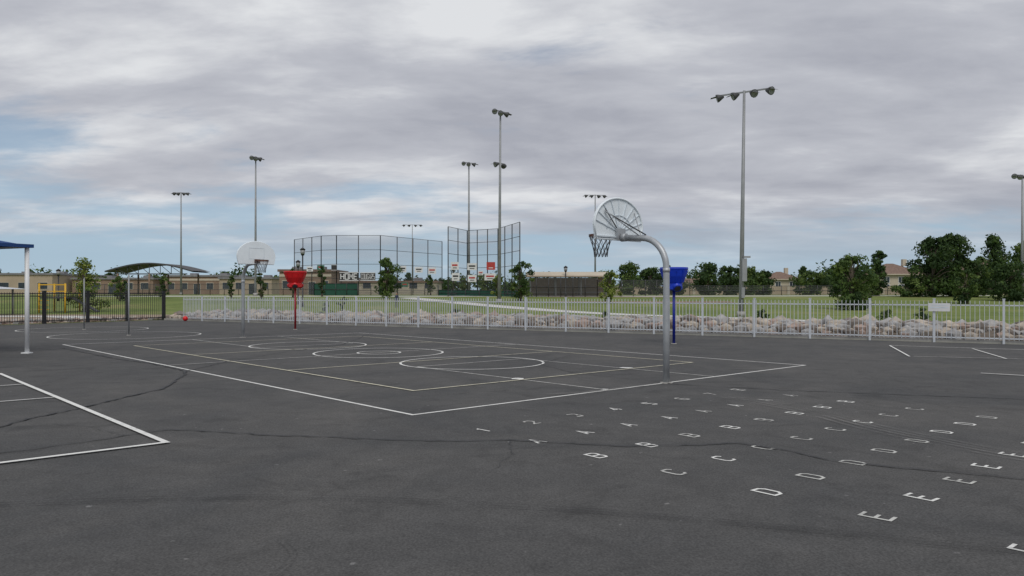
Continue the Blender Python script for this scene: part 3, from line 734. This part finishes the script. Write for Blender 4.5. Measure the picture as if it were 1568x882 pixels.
# ------------------------------------------------------------------ child in the field
def person(x,y,h,face):
    z0=gz(y)+.01; root=bpy.data.objects.new('standing_child',None); scene.collection.objects.link(root); root.location=(x,y,z0); root.rotation_euler=(0,0,face); root.scale=(h,h,h)
    J=[((0,0,.52),.085),((0,0,.62),.075),((0,0,.74),.085),((0,0,.81),.06),((0,0,.86),.035),
       ((.06,0,.48),.055),((.075,.01,.27),.038),((.07,-.01,.05),.026),((.075,.07,.018),.022),
       ((-.06,0,.48),.055),((-.09,.05,.28),.038),((-.085,.0,.05),.026),((-.09,.08,.018),.022),
       ((.11,0,.80),.036),((.15,.01,.64),.026),((.15,.06,.50),.018),((-.11,0,.80),.036),((-.15,0,.64),.026),((-.16,.05,.50),.018)]
    E=[(0,1),(1,2),(2,3),(3,4),(0,5),(5,6),(6,7),(7,8),(0,9),(9,10),(10,11),(11,12),(3,13),(13,14),(14,15),(3,16),(16,17),(17,18)]
    me=bpy.data.meshes.new('body'); me.from_pydata([j[0] for j in J],E,[]); o=bpy.data.objects.new('body',me); scene.collection.objects.link(o); o.parent=root
    sk=o.modifiers.new('s','SKIN')
    for i,j in enumerate(J): me.skin_vertices[0].data[i].radius=(j[1],j[1]*.85)
    me.skin_vertices[0].data[0].use_root=True
    o.modifiers.new('d','SUBSURF').levels=2; o.modifiers['d'].render_levels=2
    m=bpy.data.materials.new('clothes'); N,L=nodes_of(m); tc=N.new('ShaderNodeTexCoord'); sp=N.new('ShaderNodeSeparateXYZ'); L.new(tc.outputs['Object'],sp.inputs[0])
    r=N.new('ShaderNodeValToRGB'); r.color_ramp.interpolation='CONSTANT'; e=r.color_ramp.elements; e[0].position=0; e[0].color=(.04,.04,.045,1); e[1].position=.515; e[1].color=(.03,.04,.10,1); k=e.new(.855); k.color=(.42,.25,.18,1)
    L.new(sp.outputs['Z'],r.inputs['Fac']); L.new(r.outputs['Color'],N['Principled BSDF'].inputs['Base Color']); me.materials.append(m)
    b=MB()
    def ball(c,rx,ry,rz,k_):
        n=14
        rings=[]
        for i in range(9):
            a_=math.pi*i/8; rings.append([(c[0]+rx*math.sin(a_)*math.cos(2*math.pi*j/n)+1e-5*j,c[1]+ry*math.sin(a_)*math.sin(2*math.pi*j/n),c[2]+rz*math.cos(a_)) for j in range(n)])
        for A,Bq in zip(rings[:-1],rings[1:]):
            for j in range(n): b.face([A[j],Bq[j],Bq[(j+1)%n],A[(j+1)%n]],k_,True)
    ball((0,0,.93),.052,.06,.072,'skin'); ball((0,-.012,.945),.057,.062,.066,'hair'); ball((0,.06,.925),.008,.012,.012,'skin'); ball((.052,0,.925),.008,.012,.016,'skin'); ball((-.052,0,.925),.008,.012,.016,'skin')
    for sx in (-.02,.02): ball((sx,.053,.937),.008,.006,.005,'hair')
    b.box((0,.056,.895),(.025,.006,.005),'rim')
    for sx,hx in ((1,.15),(-1,-.16)):
        b.tube([(hx,.055,.51),(hx,.065,.47)],[.018,.02],'skin',8)
        for i in range(4): b.tube([(hx+(-.012+.008*i),.066,.475),(hx+(-.013+.0085*i),.072,.455),(hx+(-.012+.008*i),.068,.437-.004*(i in(1,2)))],[.0045,.004,.003],'skin',5)
        b.tube([(hx-sx*.015,.07,.49),(hx-sx*.026,.08,.472)],[.005,.0035],'skin',5)
    o2=b.build('head_and_hands'); o2.parent=root
person(-10.0,68,1.3,math.radians(160))

# ------------------------------------------------------------------ sky and light
SE=math.radians(52); az=math.radians(172)     # sun behind the camera (azimuth from +Y clockwise)
w=bpy.data.worlds.new('World'); scene.world=w; w.use_nodes=True
N=w.node_tree.nodes; L=w.node_tree.links; bg=N['Background']
sky=N.new('ShaderNodeTexSky'); sky.sky_type='NISHITA'; sky.sun_disc=False; sky.sun_elevation=SE; sky.sun_rotation=az; sky.air_density=1.0; sky.dust_density=.1; sky.ozone_density=3
def math_(op,a,b_=None,clamp=False):
    n=N.new('ShaderNodeMath'); n.operation=op; n.use_clamp=clamp
    for i,vv in enumerate((a,b_)):
        if vv is None: continue
        if isinstance(vv,(int,float)): n.inputs[i].default_value=vv
        else: L.new(vv,n.inputs[i])
    return n.outputs[0]
tc=N.new('ShaderNodeTexCoord'); sp=N.new('ShaderNodeSeparateXYZ'); L.new(tc.outputs['Generated'],sp.inputs[0])
zz=math_('ADD',math_('MAXIMUM',sp.outputs['Z'],0.0),.14)
cx=math_('DIVIDE',sp.outputs['X'],zz); cy=math_('DIVIDE',sp.outputs['Y'],zz)
cb=N.new('ShaderNodeCombineXYZ'); L.new(cx,cb.inputs[0]); L.new(cy,cb.inputs[1])
def cloud(scale,rot,sx,sy,det,rough,dist,off=0):
    mp=N.new('ShaderNodeMapping'); mp.inputs['Rotation'].default_value=(0,0,math.radians(rot)); mp.inputs['Scale'].default_value=(sx,sy,1); mp.inputs['Location'].default_value=(off,off*.7,0)
    L.new(cb.outputs[0],mp.inputs['Vector'])
    n=N.new('ShaderNodeTexNoise'); n.inputs['Scale'].default_value=scale; n.inputs['Detail'].default_value=det; n.inputs['Roughness'].default_value=rough; n.inputs['Distortion'].default_value=dist
    L.new(mp.outputs[0],n.inputs['Vector']); return n.outputs['Fac']
def mapr(v,a,b_,c,d):
    n=N.new('ShaderNodeMapRange'); n.interpolation_type='SMOOTHSTEP'; L.new(v,n.inputs[0])
    for i,q in enumerate((a,b_,c,d)): n.inputs[i+1].default_value=q
    return n.outputs[0]
cov=cloud(.8,12,.8,1.1,8,.58,.3,3.1)
fine=cloud(2.4,20,.85,1.35,8,.58,.3,1.2)
bri=cloud(.95,22,.75,1.1,8,.55,.3,5.7)
cv=math_('ADD',cov,math_('MULTIPLY',math_('SUBTRACT',fine,.5),.35))
cv=math_('ADD',cv,math_('MULTIPLY',sp.outputs['Z'],.85))
cv=math_('ADD',cv,math_('MULTIPLY',sp.outputs['X'],.12))
cvf=mapr(cv,.41,.61,.25,1.0)
cvf=math_('MULTIPLY',cvf,mapr(sp.outputs['Z'],.0,.12,.15,1.0))
br=math_('ADD',bri,math_('MULTIPLY',math_('SUBTRACT',fine,.5),.36))
br=math_('ADD',br,math_('MULTIPLY',sp.outputs['X'],-.06))
cr_=N.new('ShaderNodeValToRGB'); e=cr_.color_ramp.elements
e[0].position=.36; e[0].color=(.39,.405,.46,1); e[1].position=.66; e[1].color=(.73,.745,.77,1); k=e.new(.51); k.color=(.50,.515,.565,1)
L.new(br,cr_.inputs['Fac'])
L.new(sky.outputs[0],bg.inputs['Color']); bg.inputs['Strength'].default_value=.07
bgh=N.new('ShaderNodeBackground'); bgh.inputs['Color'].default_value=(.36,.51,.66,1); bgh.inputs['Strength'].default_value=1
mh=N.new('ShaderNodeMixShader'); L.new(mapr(sp.outputs['Z'],0,.3,.85,.1),mh.inputs[0]); L.new(bg.outputs[0],mh.inputs[1]); L.new(bgh.outputs[0],mh.inputs[2])
bg2=N.new('ShaderNodeBackground'); L.new(cr_.outputs['Color'],bg2.inputs['Color']); bg2.inputs['Strength'].default_value=1.0
mx=N.new('ShaderNodeMixShader'); L.new(cvf,mx.inputs[0]); L.new(mh.outputs[0],mx.inputs[1]); L.new(bg2.outputs[0],mx.inputs[2])
L.new(mx.outputs[0],N['World Output'].inputs['Surface'])

sl=bpy.data.lights.new('sun','SUN'); sl.energy=1.5; sl.angle=math.radians(30); sl.color=(1,.96,.9)
so=bpy.data.objects.new('sun',sl); scene.collection.objects.link(so)
sd=V3(math.sin(az)*math.cos(SE),math.cos(az)*math.cos(SE),math.sin(SE))
so.rotation_euler=sd.to_track_quat('Z','Y').to_euler(); so.location=(0,0,30)

cam=bpy.data.cameras.new('camera'); cam.lens=27.55; cam.sensor_width=36; cam.shift_y=7/1568; cam.clip_start=.05; cam.clip_end=6000
co=bpy.data.objects.new('camera',cam); co.location=(0,0,1.6); co.rotation_euler=(math.radians(90),0,0); scene.collection.objects.link(co); scene.camera=co
